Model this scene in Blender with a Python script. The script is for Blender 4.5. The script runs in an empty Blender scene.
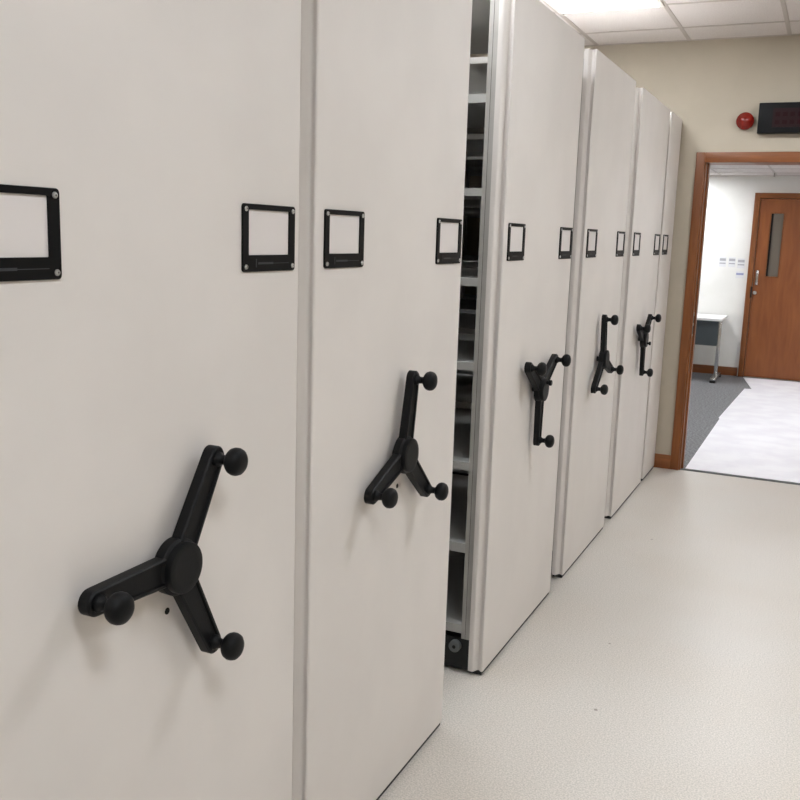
import bpy, bmesh, math
from mathutils import Vector, Matrix

scene = bpy.context.scene
COL = scene.collection

# ------------------------------------------------------------------ helpers
def srgb(r, g, b):
    f = lambda c: c/12.92 if c <= .04045 else ((c+.055)/1.055)**2.4
    return (f(r/255), f(g/255), f(b/255), 1)

def mat(name, col, rough=.5, metal=0, emit=None, strength=0, spec=None):
    m = bpy.data.materials.new(name); m.use_nodes = True
    b = m.node_tree.nodes['Principled BSDF']
    b.inputs['Base Color'].default_value = col
    b.inputs['Roughness'].default_value = rough
    b.inputs['Metallic'].default_value = metal
    if spec is not None: b.inputs['Specular IOR Level'].default_value = spec
    if emit:
        b.inputs['Emission Color'].default_value = emit
        b.inputs['Emission Strength'].default_value = strength
    return m

def noise_mat(name, c1, c2, scale, rough=.5, lo=.4, hi=.6, stretch=(1, 1, 1), bump=0, detail=4, metal=0, bscale=None, spec=None):
    m = mat(name, c1, rough, metal, spec=spec); nt = m.node_tree; N = nt.nodes; L = nt.links
    b = N['Principled BSDF']
    tc = N.new('ShaderNodeTexCoord'); mp = N.new('ShaderNodeMapping'); mp.inputs['Scale'].default_value = stretch
    no = N.new('ShaderNodeTexNoise'); no.inputs['Scale'].default_value = scale; no.inputs['Detail'].default_value = detail
    cr = N.new('ShaderNodeValToRGB')
    cr.color_ramp.elements[0].position = lo; cr.color_ramp.elements[0].color = c1
    cr.color_ramp.elements[1].position = hi; cr.color_ramp.elements[1].color = c2
    L.new(tc.outputs['Object'], mp.inputs['Vector']); L.new(mp.outputs['Vector'], no.inputs['Vector'])
    L.new(no.outputs['Fac'], cr.inputs['Fac']); L.new(cr.outputs['Color'], b.inputs['Base Color'])
    if bump:
        n2 = N.new('ShaderNodeTexNoise'); n2.inputs['Scale'].default_value = bscale or scale
        L.new(mp.outputs['Vector'], n2.inputs['Vector'])
        bp = N.new('ShaderNodeBump'); bp.inputs['Strength'].default_value = bump; bp.inputs['Distance'].default_value = .002
        L.new(n2.outputs['Fac'], bp.inputs['Height']); L.new(bp.outputs['Normal'], b.inputs['Normal'])
    return m

def new(name, bm, m, parent=None, angle=35, loc=None):
    bmesh.ops.recalc_face_normals(bm, faces=bm.faces)
    me = bpy.data.meshes.new(name); bm.to_mesh(me); bm.free()
    for p in me.polygons: p.use_smooth = True
    me.set_sharp_from_angle(angle=math.radians(angle))
    mats = m if isinstance(m, (list, tuple)) else [m]
    for q in mats: me.materials.append(q)
    o = bpy.data.objects.new(name, me); COL.objects.link(o)
    if loc: o.location = loc
    if parent: o.parent = parent
    return o

def box(bm, x0, x1, y0, y1, z0, z1, bev=0, mi=0):
    v = [bm.verts.new(c) for c in ((x0,y0,z0),(x1,y0,z0),(x1,y1,z0),(x0,y1,z0),(x0,y0,z1),(x1,y0,z1),(x1,y1,z1),(x0,y1,z1))]
    fs = [bm.faces.new([v[i] for i in q]) for q in ((3,2,1,0),(4,5,6,7),(0,1,5,4),(1,2,6,5),(2,3,7,6),(3,0,4,7))]
    for f in fs: f.material_index = mi
    if bev:
        es = list({e for f in fs for e in f.edges})
        r = bmesh.ops.bevel(bm, geom=es, offset=bev, segments=2, affect='EDGES', profile=.6)
        for f in r['faces']: f.material_index = mi
    return fs

def bxo(name, dims, m, parent=None, bev=0):
    bm = bmesh.new(); box(bm, *dims, bev=bev); return new(name, bm, m, parent)

def prism(bm, pts, z0, z1, axis='z'):
    def P(a, b, c):
        return (a, b, c) if axis == 'z' else ((c, a, b) if axis == 'x' else (a, c, b))
    lo = [bm.verts.new(P(a, b, z0)) for a, b in pts]; hi = [bm.verts.new(P(a, b, z1)) for a, b in pts]
    n = len(pts)
    for i in range(n): bm.faces.new([lo[i], lo[(i+1) % n], hi[(i+1) % n], hi[i]])
    bm.faces.new(lo[::-1]); bm.faces.new(hi)

def lathe(bm, prof, cy=0, cz=0, axis='x', seg=40, c=None, mi=0):
    """prof: list of (along, radius)."""
    rings = []
    for a, r in prof:
        ring = []
        for k in range(seg):
            t = 2*math.pi*k/seg; u, w = r*math.cos(t), r*math.sin(t)
            if axis == 'x': p = (a, cy+u, cz+w)
            elif axis == 'y': p = (cy+u, a, cz+w)
            else: p = (cy+u, cz+w, a)
            ring.append(bm.verts.new(p))
        rings.append(ring)
    for A, B in zip(rings, rings[1:]):
        for k in range(seg):
            f = bm.faces.new([A[k], A[(k+1) % seg], B[(k+1) % seg], B[k]]); f.material_index = mi
    bm.faces.new(rings[0][::-1]).material_index = mi; bm.faces.new(rings[-1]).material_index = mi

def empty(name, loc=(0, 0, 0)):
    o = bpy.data.objects.new(name, None); COL.objects.link(o); o.location = loc
    o.empty_display_size = .1
    return o

def tag(o, label=None, cat=None, group=None, kind=None):
    if label: o['label'] = label
    if cat: o['category'] = cat
    if group: o['group'] = group
    if kind: o['kind'] = kind
    return o

# ------------------------------------------------------------------ materials
M = {}
M['panel'] = noise_mat('off_white_powder_coat', srgb(218,213,209), srgb(222,217,213), 3, .5, bump=.05, bscale=900)
M['shelf'] = mat('pale_grey_steel', srgb(180,180,177), .45)
M['post'] = noise_mat('grey_steel_post', srgb(172,169,164), srgb(180,177,172), 6, .42)
M['roof'] = mat('steel_roof', srgb(215,211,206), .5)
M['black'] = noise_mat('black_plastic', srgb(11,12,14), srgb(15,16,18), 300, .5, bump=.1, spec=.2)
M['frameblack'] = mat('black_frame_plastic', srgb(9,9,11), .5, spec=.15)
M['base'] = mat('black_base_steel', srgb(16,17,18), .55)
M['rubber'] = mat('dark_grey_rubber', srgb(95,98,98), .6)
M['hole'] = mat('black_hole', srgb(8,8,8), .8)
M['mark'] = mat('faint_grey_print', srgb(46,48,52), .6)
M['screw'] = mat('bright_zinc', srgb(200,200,200), .28, .9)
M['screwslot'] = mat('dark_slot', srgb(50,50,50), .6)
M['card'] = mat('white_card', srgb(219,214,212), .55)
M['tile'] = noise_mat('mineral_fibre_tile', srgb(220,214,212), srgb(202,196,194), 160, .9, .42, .62)
M['tbar'] = mat('white_tbar', srgb(226,222,218), .5)
M['tbar2'] = mat('pinkish_grey_tbar', srgb(180,172,167), .5)  # ceiling grid bars, one even pinkish grey
M['wall'] = noise_mat('cream_wall_paint', srgb(181,172,156), srgb(184,175,159), 5, .75, bump=.08, bscale=250)
M['wallw'] = noise_mat('white_wall_paint', srgb(232,231,226), srgb(235,234,230), 5, .8)
M['chrome'] = mat('chrome', srgb(205,205,205), .2, 1)
M['steel'] = mat('satin_steel', srgb(180,178,172), .35, .8)
M['deskpanel'] = mat('dark_grey_laminate', srgb(72,80,84), .5)
M['desktop'] = mat('white_laminate', srgb(235,235,235), .4)
M['red'] = mat('red_plastic', srgb(128,28,20), .22)
M['reddark'] = mat('dark_red_plastic', srgb(120,24,18), .35)
M['ledcase'] = mat('matt_black_case', srgb(10,11,14), .5, spec=.2)
M['leddisp'] = mat('unlit_red_display', srgb(34,12,16), .4, spec=.2)
M['leddot'] = mat('unlit_red_segment', srgb(38,14,18), .6, spec=.1)
M['paper'] = mat('white_paper', srgb(226,226,228), .8)
M['print'] = mat('grey_print', srgb(172,172,176), .8)
M['printblue'] = mat('blue_grey_print', srgb(150,156,190), .8)
M['whitecap'] = mat('white_plastic', srgb(230,230,228), .4)

def wood_mat(name, a, b, axis_scale, rough=.38):
    m = mat(name, a, rough); nt = m.node_tree; N = nt.nodes; L = nt.links; bs = N['Principled BSDF']
    tc = N.new('ShaderNodeTexCoord'); mp = N.new('ShaderNodeMapping'); mp.inputs['Scale'].default_value = axis_scale
    n1 = N.new('ShaderNodeTexNoise'); n1.inputs['Scale'].default_value = 3; n1.inputs['Detail'].default_value = 8; n1.inputs['Distortion'].default_value = .6
    cr = N.new('ShaderNodeValToRGB'); cr.color_ramp.elements[0].position = .3; cr.color_ramp.elements[1].position = .7
    cr.color_ramp.elements[0].color = a; cr.color_ramp.elements[1].color = b
    L.new(tc.outputs['Object'], mp.inputs['Vector']); L.new(mp.outputs['Vector'], n1.inputs['Vector'])
    L.new(n1.outputs['Fac'], cr.inputs['Fac']); L.new(cr.outputs['Color'], bs.inputs['Base Color'])
    return m
M['wood'] = wood_mat('brown_veneer_vertical', srgb(110,60,24), srgb(136,80,36), (9, 9, .8))
M['woodh'] = wood_mat('brown_veneer_horizontal', srgb(110,60,24), srgb(136,80,36), (.8, 9, 9))
M['door'] = wood_mat('red_brown_door_veneer', srgb(126,68,31), srgb(147,86,43), (5, 5, .7), .42)

# vinyl floor with fine speckle, a few soft stains and specks
def floor_mat():
    m = mat('speckled_vinyl', srgb(212,206,198), .38); nt = m.node_tree; N = nt.nodes; L = nt.links; bs = N['Principled BSDF']
    tc = N.new('ShaderNodeTexCoord')
    n1 = N.new('ShaderNodeTexNoise'); n1.inputs['Scale'].default_value = 190; n1.inputs['Detail'].default_value = 3
    r1 = N.new('ShaderNodeValToRGB'); r1.color_ramp.elements[0].position = .36; r1.color_ramp.elements[1].position = .62
    r1.color_ramp.elements[0].color = srgb(184,180,173); r1.color_ramp.elements[1].color = srgb(215,209,202)
    n2 = N.new('ShaderNodeTexNoise'); n2.inputs['Scale'].default_value = 1.3; n2.inputs['Detail'].default_value = 3
    r2 = N.new('ShaderNodeValToRGB'); r2.color_ramp.elements[0].position = .42; r2.color_ramp.elements[1].position = .68
    r2.color_ramp.elements[0].color = (1, 1, 1, 1); r2.color_ramp.elements[1].color = (.97, .95, .925, 1)
    v = N.new('ShaderNodeTexVoronoi'); v.inputs['Scale'].default_value = 3.2
    r3 = N.new('ShaderNodeValToRGB'); r3.color_ramp.elements[0].position = .018; r3.color_ramp.elements[1].position = .026
    r3.color_ramp.elements[0].color = (.45, .42, .4, 1); r3.color_ramp.elements[1].color = (1, 1, 1, 1)
    mx = N.new('ShaderNodeMix'); mx.data_type = 'RGBA'; mx.blend_type = 'MULTIPLY'; mx.inputs[0].default_value = 1
    my = N.new('ShaderNodeMix'); my.data_type = 'RGBA'; my.blend_type = 'MULTIPLY'; my.inputs[0].default_value = 1
    for n in (n1, n2, v): L.new(tc.outputs['Object'], n.inputs['Vector'])
    L.new(n1.outputs['Fac'], r1.inputs['Fac']); L.new(n2.outputs['Fac'], r2.inputs['Fac']); L.new(v.outputs['Distance'], r3.inputs['Fac'])
    L.new(r1.outputs['Color'], mx.inputs[6]); L.new(r2.outputs['Color'], mx.inputs[7])
    L.new(mx.outputs[2], my.inputs[6]); L.new(r3.outputs['Color'], my.inputs[7])
    L.new(my.outputs[2], bs.inputs['Base Color'])
    return m
M['floor'] = floor_mat()
M['carpet'] = noise_mat('grey_carpet', srgb(98,98,100), srgb(140,140,142), 60, .95, .38, .62, bump=.6, bscale=200)
M['sheet'] = noise_mat('white_protective_sheet', srgb(232,230,236), srgb(240,239,243), 4, .55, bump=.5, bscale=9)

def glass_mat():
    m = mat('vision_glass', srgb(150,140,128), .12)
    b = m.node_tree.nodes['Principled BSDF']; b.inputs['Transmission Weight'].default_value = .5
    return m
M['glass'] = glass_mat()

def troffer_mat(name, strength):
    m = mat(name, srgb(245,245,240), .5); nt = m.node_tree; N = nt.nodes; L = nt.links; b = N['Principled BSDF']
    tc = N.new('ShaderNodeTexCoord'); v = N.new('ShaderNodeTexVoronoi'); v.inputs['Scale'].default_value = 70
    r = N.new('ShaderNodeMapRange'); r.inputs['From Min'].default_value = 0; r.inputs['From Max'].default_value = .6
    r.inputs['To Min'].default_value = strength*1.25; r.inputs['To Max'].default_value = strength*.6
    L.new(tc.outputs['Object'], v.inputs['Vector']); L.new(v.outputs['Distance'], r.inputs['Value'])
    L.new(r.outputs['Result'], b.inputs['Emission Strength'])
    b.inputs['Emission Color'].default_value = (.95, .985, 1.02, 1)
    return m
M['lamp'] = troffer_mat('prismatic_diffuser', 26)
M['lamp2'] = troffer_mat('prismatic_diffuser_next_room', 32)

# ------------------------------------------------------------------ setting
CEIL, YW, YB = 2.838, 6.492, 6.69     # ceiling height, front and back of the end wall
XL, XR, YN = -2.95, 3.0, -3.0
FAR = 11.7; CEIL2 = 2.34
XD0, XD1 = .14, 1.06                    # clear opening of the doorway

def struct(name, bm_or_dims, m, parent=None, bev=0):
    if isinstance(bm_or_dims, tuple):
        o = bxo(name, bm_or_dims, m, parent, bev)
    else: o = new(name, bm_or_dims, m, parent)
    if not parent: o['kind'] = 'structure'
    return o

struct('floor', (XL, XR, YN, YW+.02, -.1, 0), M['floor'])
struct('floor_next_room', (XL, XR, YW+.02, FAR, -.1, -.001), M['carpet'])
struct('wall_left', (XL-.1, XL, YN, FAR+.1, -.1, 3.0), M['wall'])
struct('wall_right', (XR, XR+.1, YN, FAR+.1, -.1, 3.0), M['wall'])
struct('wall_back', (XL-.1, XR+.1, YN-.1, YN, -.1, 3.0), M['wall'])
struct('wall_far', (XL-.1, XR+.1, FAR, FAR+.1, -.1, 3.0), M['wallw'])
bm = bmesh.new()
box(bm, XL, XD0-.0, YW, YB, 0, CEIL); box(bm, XD1, XR, YW, YB, 0, CEIL); box(bm, XD0, XD1, YW, YB, 2.095, CEIL)
struct('wall_front', bm, M['wall'])

# suspended ceiling: slab of tiles with openings for the luminaires, and its T-bar grid
def ceiling(name, z, x0, x1, y0, y1, ox, oy, pitch, holes, gridmat):
    bm = bmesh.new()
    xs = sorted({x0, x1} | {ox+k*pitch for k in range(-12, 12) if x0 < ox+k*pitch < x1})
    ys = sorted({y0, y1} | {oy+k*pitch for k in range(-30, 30) if y0 < oy+k*pitch < y1})
    hs = [(round(a, 3), round(b, 3)) for a, b in holes]
    for a, b in zip(xs, xs[1:]):
        for c, d in zip(ys, ys[1:]):
            if (round(a, 3), round(c, 3)) in hs: continue
            box(bm, a, b, c, d, z, z+.02)
    o = struct(name, bm, M['tile'])
    g = bmesh.new(); w = .012
    for x in xs[1:-1]: box(g, x-w, x+w, y0, y1, z-.003, z+.001)
    for y in ys[1:-1]: box(g, x0, x1, y-w, y+w, z-.0025, z+.0015)
    box(g, x0, x1, y1-.02, y1, z-.003, z+.001)
    new('ceiling_grid', g, gridmat, o)
    return o
PX = .59
ceiling('ceiling', CEIL, XL, XR, YN, YW, 0, 6.105, .6, [(0,0)], M['tbar2'])

def luminaire(x, y, z, w, d, m, label, group):
    t = empty('ceiling_light', (x, y, z))
    bm = bmesh.new(); r = .022
    box(bm, 0, w, 0, r, -.012, 0); box(bm, 0, w, d-r, d, -.012, 0)
    box(bm, 0, r, r, d-r, -.012, 0); box(bm, w-r, w, r, d-r, -.012, 0)
    new('trim_frame', bm, M['tbar'], t)
    bxo('diffuser', (r, w-r, r, d-r, -.008, -.001), m, t)
    tag(t, label, 'ceiling light', group)
    return t
G1 = 'square ceiling lights of the storage room'
luminaire(-PX, 6.105-1.2, CEIL-.001, PX, .6, M['lamp'], 'bright square ceiling light at the top of the picture, above the off-white shelving units', G1)
luminaire(-PX, 6.105-3.6, CEIL-.001, PX, .6, M['lamp'], 'square ceiling light above the second cabinet of the row', G1)
luminaire(PX*2, 6.105-8.4, CEIL-.001, PX, .6, M['lamp'], 'unseen square ceiling light added over the aisle farthest from the doorway', G1)  # out-of-view lamp added for more light on the near panels
luminaire(PX*2, 6.105-1.2, CEIL-.001, PX, .6, M['lamp'], 'unseen square ceiling light added over the aisle near the open doorway', G1)  # out-of-view lamp added to brighten the lower end wall
luminaire(PX*2, 6.105-3.6, CEIL-.001, PX, .6, M['lamp'], 'square ceiling light over the middle of the aisle', G1)
luminaire(-PX, 6.105-6.0, CEIL-.001, PX, .6, M['lamp'], 'square ceiling light above the near end of the cabinet row', G1)
luminaire(PX*2, 6.105-6.0, CEIL-.001, PX, .6, M['lamp'], 'square ceiling light over the aisle behind the viewer', G1)

o2 = ceiling('ceiling_next_room', CEIL2, XL, XR, YB, FAR, -.3, 11.25, .6, [], M['tbar2'])
G2 = 'ceiling lights of the room beyond the doorway'
luminaire(-1.1, 10.75, CEIL2-.001, .6, .6, M['lamp2'], 'square ceiling light in the next room above the desk', G2)
luminaire(1.7, 9.45, CEIL2-.001, .6, .6, M['lamp2'], 'square ceiling light in the next room before the wooden door', G2)
luminaire(.3, 7.65, CEIL2-.001, .6, .6, M['lamp2'], 'square ceiling light in the next room just past the doorway', G2)

# skirting
struct('baseboard_front', (XL, .104, YW-.014, YW, 0, .098), M['woodh'], bev=.002)
struct('baseboard_right', (XR-.014, XR, YN, YW, 0, .098), M['wood'])
struct('baseboard_far', (XL, .075, FAR-.014, FAR, 0, .1), M['woodh'], bev=.002)

# doorway: lining + architrave, no leaf
fr = empty('door_1', (0, 0, 0)); fr['kind'] = 'structure'
bm = bmesh.new()
box(bm, .104, .16, YW-.016, YW, 0, 2.135, .003); box(bm, XD1-.02, XD1+.04, YW-.016, YW, 0, 2.135, .003)
new('architrave', bm, M['wood'], fr)
bm = bmesh.new(); box(bm, .16, XD1-.02, YW-.0155, YW, 2.07, 2.135, .003)
new('head_architrave', bm, M['woodh'], fr)
bm = bmesh.new()
box(bm, XD0-.002, XD0+.03, YW, YB+.01, 0, 2.095); box(bm, XD1-.03, XD1+.002, YW, YB+.01, 0, 2.095)
box(bm, XD0+.03, XD0+.042, YW+.06, YW+.11, 0, 2.07)
new('jamb', bm, M['wood'], fr)
bxo('head_jamb', (XD0+.03, XD1-.03, YW, YB+.01, 2.07, 2.095), M['woodh'], fr)
bm = bmesh.new(); box(bm, XD0+.03, XD0+.032, YW+.012, YW+.045, .93, 1.09)
sp = new('strike_plate', bm, M['steel'], fr)
bm = bmesh.new(); box(bm, XD0+.0315, XD0+.0335, YW+.018, YW+.038, .945, 1.0); box(bm, XD0+.0315, XD0+.0335, YW+.018, YW+.038, 1.02, 1.065)
new('latch_slot', bm, M['hole'], sp)
struct('trim_1', (XD0+.03, XD1-.03, YW+.010, YW+.024, -.002, .004), M['rubber'])

# rear wooden door in the next room
d = empty('door_2', (0, 0, 0)); d['kind'] = 'structure'
DX0, DX1 = .088, 1.16
bm = bmesh.new()
box(bm, DX0, DX0+.062, FAR-.05, FAR, 0, 2.145, .004); box(bm, DX1-.062, DX1, FAR-.05, FAR, 0, 2.145, .004)
new('door_frame', bm, M['wood'], d)
bxo('head_frame', (DX0+.062, DX1-.062, FAR-.05, FAR, 2.085, 2.145), M['woodh'], d, .004)
lx0, lx1 = DX0+.066, DX1-.066; vx0, vx1, vz0, vz1 = .275, .43, 1.185, 1.925
bm = bmesh.new(); y0, y1 = FAR-.035, FAR-.001
box(bm, lx0, vx0, y0, y1, .008, 2.08); box(bm, vx1, lx1, y0, y1, .008, 2.08)
box(bm, vx0, vx1, y0, y1, .008, vz0); box(bm, vx0, vx1, y0, y1, vz1, 2.08)
new('door_leaf', bm, M['door'], d)
bm = bmesh.new(); q = .012
box(bm, vx0, vx0+q, y0-.004, y0+.01, vz0, vz1); box(bm, vx1-q, vx1, y0-.004, y0+.01, vz0, vz1)
box(bm, vx0+q, vx1-q, y0-.004, y0+.01, vz0, vz0+q); box(bm, vx0+q, vx1-q, y0-.004, y0+.01, vz1-q, vz1)
vb = new('vision_bead', bm, M['wood'], d)
bxo('vision_pane', (vx0+q, vx1-q, y0+.012, y0+.018, vz0+q, vz1-q), M['glass'], d)
bxo('pane_gasket', (vx0+q, vx0+q+.022, y0+.004, y0+.011, vz0+q, vz1-q), M['hole'], d)
bm = bmesh.new()
box(bm, .178, .208, y0-.006, y0, 1.09, 1.26, .002)
lathe(bm, [(y0-.05, .009), (y0-.006, .009)], .193, 1.225, 'y', 16)
box(bm, .185, .203, y0-.062, y0-.046, 1.10, 1.24, .006)
new('door_handle', bm, M['chrome'], d)
bm = bmesh.new(); lathe(bm, [(y0-.02, .014), (y0-.016, .02), (y0, .022)], .187, 1.0, 'y', 20)
new('lock_knob', bm, M['steel'], d)
bxo('lock_plate', (DX0+.05, DX0+.068, FAR-.056, FAR-.05, .94, 1.07), M['hole'], d)

# ------------------------------------------------------------------ shelving units
H = 2.337; LEN = 2.60
LIPS = [(.146, .178), (.448, .482), (.747, .776), (1.098, 1.125), (1.384, 1.411), (1.681, 1.706), (1.977, 2.005)]

def door_panel(w, parent):
    near = [(-.049, -.018), (-.035, -.018), (-.032, -.0172), (-.029, -.0145), (-.0225, .002), (-.020, .0055), (-.017, .0065),
            (-.014, .0052), (-.0065, -.0015), (-.004, -.002), (-.0018, -.0005), (-.0005, .003), (0, .008)]
    far = [(x, w-y) for x, y in near[::-1]]
    bm = bmesh.new(); prism(bm, near+far, .018, H)
    return new('door_panel', bm, M['panel'], parent, 50)

def label_frame(y, z1, parent, w=.182, h=.125):
    """black card holder; y is its near edge, z1 its top."""
    bm = bmesh.new(); z0 = z1-h; c = .0035
    iy0, iy1, iz0, iz1 = .0185, w-.0215, .031, h-.0105
    def rr(y0, y1, a0, a1, r, n=4):
        pts = []
        for cy, cz, s in ((y1-r, a1-r, 0), (y0+r, a1-r, 90), (y0+r, a0+r, 180), (y1-r, a0+r, 270)):
            for k in range(n+1):
                t = math.radians(s+90*k/n); pts.append((cy+r*math.cos(t), cz+r*math.sin(t)))
        return pts
    outer = rr(0, w, 0, h, .006); inner = rr(iy0, iy1, iz0, iz1, .0015)
    T = .0042
    O0 = [bm.verts.new((0.0002, a, b)) for a, b in outer]; I0 = [bm.verts.new((0.0002, a, b)) for a, b in inner]
    Om = [bm.verts.new((T-.0008, a, b)) for a, b in outer]
    O1 = [bm.verts.new((T, w/2+(a-w/2)*.992, h/2+(b-h/2)*.988)) for a, b in outer]
    I1 = [bm.verts.new((T, a, b)) for a, b in inner]; n = len(outer)
    for A, B in ((O0, Om), (Om, O1), (O1, I1), (I1, I0)):
        for k in range(n): bm.faces.new([A[k], A[(k+1) % n], B[(k+1) % n], B[k]])
    f = new('label_frame', bm, M['frameblack'], parent); f.location = (0, y, z0)
    for sy in (.0095, w-.0095):
        for sz in (.0095, h-.0095):
            s = bmesh.new()
            lathe(s, [(T-.0005, .0048), (T+.001, .0047), (T+.0024, .0036), (T+.0029, .0018)], sy, sz, 'x', 18)
            box(s, T+.0028, T+.0031, sy-.0016, sy+.0016, sz-.0004, sz+.0004, mi=1)
            box(s, T+.0028, T+.0031, sy-.0004, sy+.0004, sz-.0016, sz+.0016, mi=1)
            new('screw', s, [M['screw'], M['screwslot']], f)
    c = bmesh.new(); box(c, .0004, .0012, iy0-.001, iy1+.001, iz0-.001, iz1+.001)
    cc = new('label_card', c, M['card'], f); cc['label'] = 'blank white card'
    b = bmesh.new()
    box(b, T-.0002, T+.00025, w*.23, w*.245, .008, .024)
    box(b, T-.0002, T+.00025, w*.27, w*.56, .0135, .0175); box(b, T-.0002, T+.00025, w*.56, w*.87, .0147, .0158)
    p = new('printed_mark', b, M['mark'], f); p['label'] = 'faint grey printed mark'
    return f

def arm_bm(R=.1985):
    bm = bmesh.new()
    def outline(r_in, r_out, s0, s1, n=12):
        # tapered stadium from s0 (half width r_in) to s1 (round end of radius r_out); coordinates (s, t)
        pts = [(s0, -r_in)]
        for k in range(n+1):
            a = -math.pi/2+math.pi*k/n; pts.append((s1+r_out*math.cos(a), r_out*math.sin(a)))
        pts.append((s0, r_in)); return pts
    L = [(.020, outline(.0265, .0205, .02, R)), (.038, outline(.0265, .0205, .02, R)), (.0412, outline(.0235, .0175, .02, R)),
         (.0412, outline(.0190, .0130, .022, R)), (.0372, outline(.0175, .0115, .024, R))]
    rings = [[bm.verts.new((x, s, t)) for s, t in pts] for x, pts in L]; n = len(rings[0])
    for A, B in zip(rings, rings[1:]):
        for k in range(n): bm.faces.new([A[k], A[(k+1) % n], B[(k+1) % n], B[k]])
    bm.faces.new(rings[0][::-1]); bm.faces.new(rings[-1])
    return bm

def knob_bm(R=.196):
    bm = bmesh.new()
    lathe(bm, [(.034, .0135), (.043, .0135), (.046, .0125), (.049, .0095), (.056, .0085), (.061, .0095), (.0635, .014), (.066, .0185), (.070, .0225),
               (.076, .0248), (.082, .0248), (.088, .0228), (.092, .0185), (.0945, .0125), (.0955, .006), (.0957, .001)], R, 0, 'x', 32)
    return bm

def handwheel(y, z, ang, parent, pin=False):
    bm = bmesh.new()
    lathe(bm, [(-.012, .012), (.0165, .012), (.018, .049), (.036, .050), (.0385, .048), (.0405, .0445),
               (.049, .0445), (.0515, .0435), (.0525, .0415), (.0520, .030), (.0518, .010), (.0518, .001)], 0, 0, 'x', 56)
    for v in bm.verts:
        v.co.x = max(v.co.x, .0004)
    w = new('handwheel', bm, M['black'], parent, 30); w.location = (0, y, z)
    for k in range(3):
        t = math.radians(ang+120*k)
        a = new('arm', arm_bm(), M['black'], w, 40); a.rotation_euler = (t, 0, 0)
        b = new('knob', knob_bm(), M['black'], w, 50); b.rotation_euler = (t, 0, 0)
    if pin:
        bm = bmesh.new(); lathe(bm, [(.051, .006), (.061, .006), (.0625, .011), (.070, .011), (.072, .009)], pin[0], pin[1], 'x', 20)
        new('lock_pin', bm, M['black'], w)
    return w

def shelf_bm(x0, x1, y0, y1, z0, z1):
    bm = bmesh.new(); t = .0015
    box(bm, x0, x1, y0, y1, z1-t, z1)                      # deck
    for a, b in ((y0, y0+t), (y1-t, y1)): box(bm, x0, x1, a, b, z0, z1-t)
    for a, b in ((y0+t, y0+.015), (y1-.015, y1-t)): box(bm, x0, x1, a, b, z0, z0+t)
    return bm

def unit(yn, yf, label, wheel=None, frames=2, pin=False, body_end=None, hole=True, fy=None):
    w = yf-yn
    t = empty('mobile_shelving_unit', (0, yn, 0))
    tag(t, label, 'shelving unit', 'row of off-white shelving units')
    door_panel(w, t)
    ly = fy[0] if fy else .034
    label_frame(ly, 1.5968, t)
    if frames == 2: label_frame((fy[1] if fy else w-.020-.182), 1.5960, t)
    if wheel:
        handwheel(wheel[0]-yn, wheel[1], wheel[2], t, pin)
    if hole and wheel:
        bm = bmesh.new(); lathe(bm, [(.0003, .0062), (.0012, .0060), (.0014, .0050)], wheel[0]-yn+(.026 if yn > 1 else .010), .892, 'x', 18)
        hh = new('lock_hole', bm, M['hole'], t); hh['label'] = 'small round black hole below the handle'
    bxo('gap_shade_strip', (-.048, -.005, .004, w-.004, .002, .0178), M['base'], t)  # black strip added to deepen the shade in the gap under the panel
    # body
    s0, s1 = -.004, w+.004
    for xa, xb in ((-.085, -.0495), (-1.35, -1.315), (-LEN, -LEN+.035)):
        for a, b in ((s0, s0+.035), (s1-.035, s1)):
            bm = bmesh.new(); box(bm, xa, xb, a, b, .128, 2.30)
            inner = a == s0
            yy = a-.0006 if inner else b-.0004
            box(bm, (xa+xb)/2-.0032, (xa+xb)/2-.0020, yy, yy+.001, .13, 2.29, mi=1)     # seam line of the folded post
            new('post', bm, [M['post'], M['screwslot']], t)
    for z0, z1 in LIPS:
        for xa, xb in ((-1.314, -.0858), (-LEN+.036, -1.351)):
            new('shelf', shelf_bm(xa, xb, s0+.003, s1-.003, z0, z1), M['shelf'], t)
    bxo('roof_panel', (-LEN, -.0495, s0, s1, 2.302, 2.330), M['roof'], t, .002)
    bxo('base_plinth', (-LEN, -.0525, s0+.006, s1-.006, .010, .126), M['base'], t)
    bm = bmesh.new()
    lathe(bm, [(s0-.016, .010), (s0-.0165, .019), (s0-.014, .0215), (s0+.004, .0215)], -.105, .098, 'y', 24)
    lathe(bm, [(s0-.0175, .0065), (s0-.0155, .0065)], -.105, .098, 'y', 16, mi=1)
    new('buffer', bm, [M['rubber'], M['hole']], t)
    return t

unit(.776, 1.6458, 'nearest and largest off-white mobile shelving unit, its black three-arm crank lowest in view', (1.208, .983, 58.2), fy=(.038, 1.442-.776))
unit(1.7132, 2.5691, 'off-white mobile shelving unit second from the front, beside the open gap with shelves', (2.137, .987, 79.0))
unit(2.9472, 3.8289, 'off-white mobile shelving unit with its shelves showing past the open gap', (3.376, .987, 29.0), pin=(.004, .027), hole=False)
unit(4.0406, 4.8946, 'off-white mobile shelving unit fourth from the front, crank with one arm straight up', (4.435, .987, 99.0), hole=False)
unit(5.0854, 5.9653, 'off-white mobile shelving unit second from the end wall, the farthest with a crank', (5.487, .989, 36.0), pin=(.004, -.022), hole=False)
unit(6.035, 6.455, 'narrow off-white shelving unit without a crank, against the end wall', frames=1)

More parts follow.
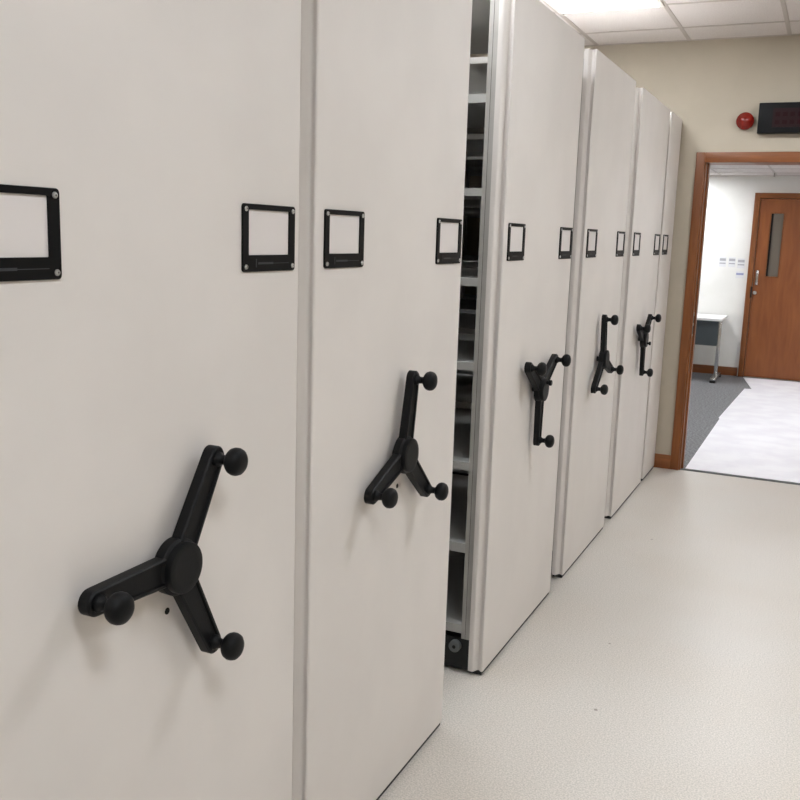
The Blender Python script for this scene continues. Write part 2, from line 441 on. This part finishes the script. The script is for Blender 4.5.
# ------------------------------------------------------------------ things on the end wall
bm = bmesh.new()
lathe(bm, [(YW-.0005, .050), (YW-.014, .050), (YW-.017, .054), (YW-.030, .054), (YW-.036, .050), (YW-.042, .040), (YW-.046, .038),
           (YW-.052, .033), (YW-.060, .024), (YW-.066, .012), (YW-.068, .001)], .386, 2.325, 'y', 40)
b = empty('fire_alarm_sounder', (0, 0, 0)); tag(b, 'small round glossy red fire alarm dome on the cream wall left of the black display', 'fire alarm')
new('sounder_dome', bm, M['red'], b)
bm = bmesh.new(); lathe(bm, [(YW-.012, .0525), (YW-.001, .0535)], .386, 2.325, 'y', 40); new('mounting_ring', bm, M['reddark'], b)

s = empty('wall_display', (.465, YW, 2.245)); tag(s, 'long black unlit electronic display box on the wall above the doorway', 'display')
bxo('case', (0, .80, -.055, -.0005, 0, .185), M['ledcase'], s, .004)
bxo('display_window', (.085, .715, -.0565, -.054, .035, .150), M['leddisp'], s)
bm = bmesh.new()
for r in range(2):
    for k in range(14):
        x = .10+k*.043
        box(bm, x, x+.028, -.0572, -.0563, .052+r*.048, .078+r*.048)
new('display_cells', bm, M['leddot'], s)

# ------------------------------------------------------------------ next room
def sheet(name, pts, z, label):
    bm = bmesh.new(); prism(bm, pts, z, z+.003)
    bmesh.ops.triangulate(bm, faces=[f for f in bm.faces if len(f.verts) > 4])
    return tag(new(name, bm, M['sheet']), label, 'floor sheet', 'white protective sheets on the carpet')
sheet('protective_sheet', [(.20, YB-.155), (.205, 8.62), (.192, 8.68), (.249, 10.637), (.33, 10.66), (2.6, 10.72), (2.6, YB-.155+.2), (1.025, YB+.045), (1.025, YB-.155)], .0045,
      'large white protective sheet on the grey carpet reaching back from the threshold')
sheet('protective_sheet', [(.155, 11.60), (.345, 10.55), (2.6, 10.60), (2.6, 11.60)], .0005,
      'white protective sheet strip lying along the foot of the wooden door')

t = empty('desk', (-1.6, 11.0, 0)); tag(t, 'white-topped desk with dark grey modesty panel against the back wall of the next room', 'desk')
bxo('desk_top', (0, 1.515, 0, .68, .690, .716), M['desktop'], t, .003)
bxo('modesty_panel', (.03, 1.47, .10, .118, .40, .688), M['deskpanel'], t)
for x in (.04, 1.485):
    bm = bmesh.new(); box(bm, x-.02, x+.02, .13, .19, .05, .6895, .004)
    g = new('leg', bm, M['chrome'], t)
    bm = bmesh.new(); box(bm, x-.03, x+.03, -.12, .48, .018, .055, .008); new('foot', bm, M['chrome'], g)
    bm = bmesh.new(); box(bm, x-.032, x+.032, -.125, -.07, .0005, .03, .005); box(bm, x-.032, x+.032, .43, .485, .0005, .03, .005)
    new('foot_tip', bm, M['base'], g)

def notice(x0, x1, z0, z1, kind, label):
    n = empty('wall_notice', (x0, FAR, z0)); tag(n, label, 'notice', 'small notices beside the wooden door')
    w, h = x1-x0, z1-z0
    bxo('sheet', (0, w, -.003, -.0003, 0, h), M['paper'], n)
    bm = bmesh.new()
    if kind == 0:
        box(bm, .006, w-.006, -.0036, -.0028, h*.60, h*.86); box(bm, .006, w-.006, -.0036, -.0028, h*.30, h*.42)
    else:
        box(bm, .004, w-.004, -.0036, -.0028, h*.45, h*.75)
    new('printing', bm, M['print'] if kind == 0 else M['printblue'], n)
notice(-.245, -.165, 1.285, 1.40, 0, 'small white notice with grey print, farthest from the wooden door')
notice(-.140, -.060, 1.285, 1.40, 0, 'small white notice with grey print, middle of the three in a line')
notice(-.040, .045, 1.275, 1.39, 0, 'small white notice with grey print, in the line of three and nearest the wooden door')
notice(-.045, .045, 1.16, 1.24, 1, 'small white notice with a blue-grey line, below the other notices')

bm = bmesh.new(); sx, sy = .30, 11.25
lathe(bm, [(CEIL2-.004, .030), (CEIL2, .034)], sx, sy, 'z', 24)
lathe(bm, [(CEIL2-.045, .018), (CEIL2-.042, .018), (CEIL2-.041, .006), (CEIL2-.004, .009)], sx, sy, 'z', 16)
tag(new('ceiling_sprinkler', bm, M['steel']), 'small metal sprinkler head hanging from the ceiling of the next room', 'sprinkler')

# ------------------------------------------------------------------ world, camera, view
w = bpy.data.worlds.new('world'); scene.world = w; w.use_nodes = True
w.node_tree.nodes['Background'].inputs['Color'].default_value = (.8, .82, .85, 1)
w.node_tree.nodes['Background'].inputs['Strength'].default_value = .05

cam = bpy.data.cameras.new('camera'); co = bpy.data.objects.new('camera', cam); COL.objects.link(co)
cam.sensor_width = 36; cam.lens = 36*926.69/800; cam.clip_start = .02
f = Vector((-0.40902048, 0.89528748, -0.17652925)); r = Vector((0.90676328, 0.42046523, 0.03145375)); u = Vector((-0.10238456, 0.14720501, 0.9837927))
m3 = Matrix((r, u, -f)).transposed()
co.matrix_world = Matrix.Translation((.98883, 0, 1.55)) @ m3.to_4x4()
scene.camera = co
scene.view_settings.view_transform = 'Standard'
scene.view_settings.look = 'None'
scene.view_settings.gamma = 1
scene.view_settings.use_curve_mapping = False
scene.view_settings.exposure = .56
scene.cycles.max_bounces = 10
scene.cycles.diffuse_bounces = 6
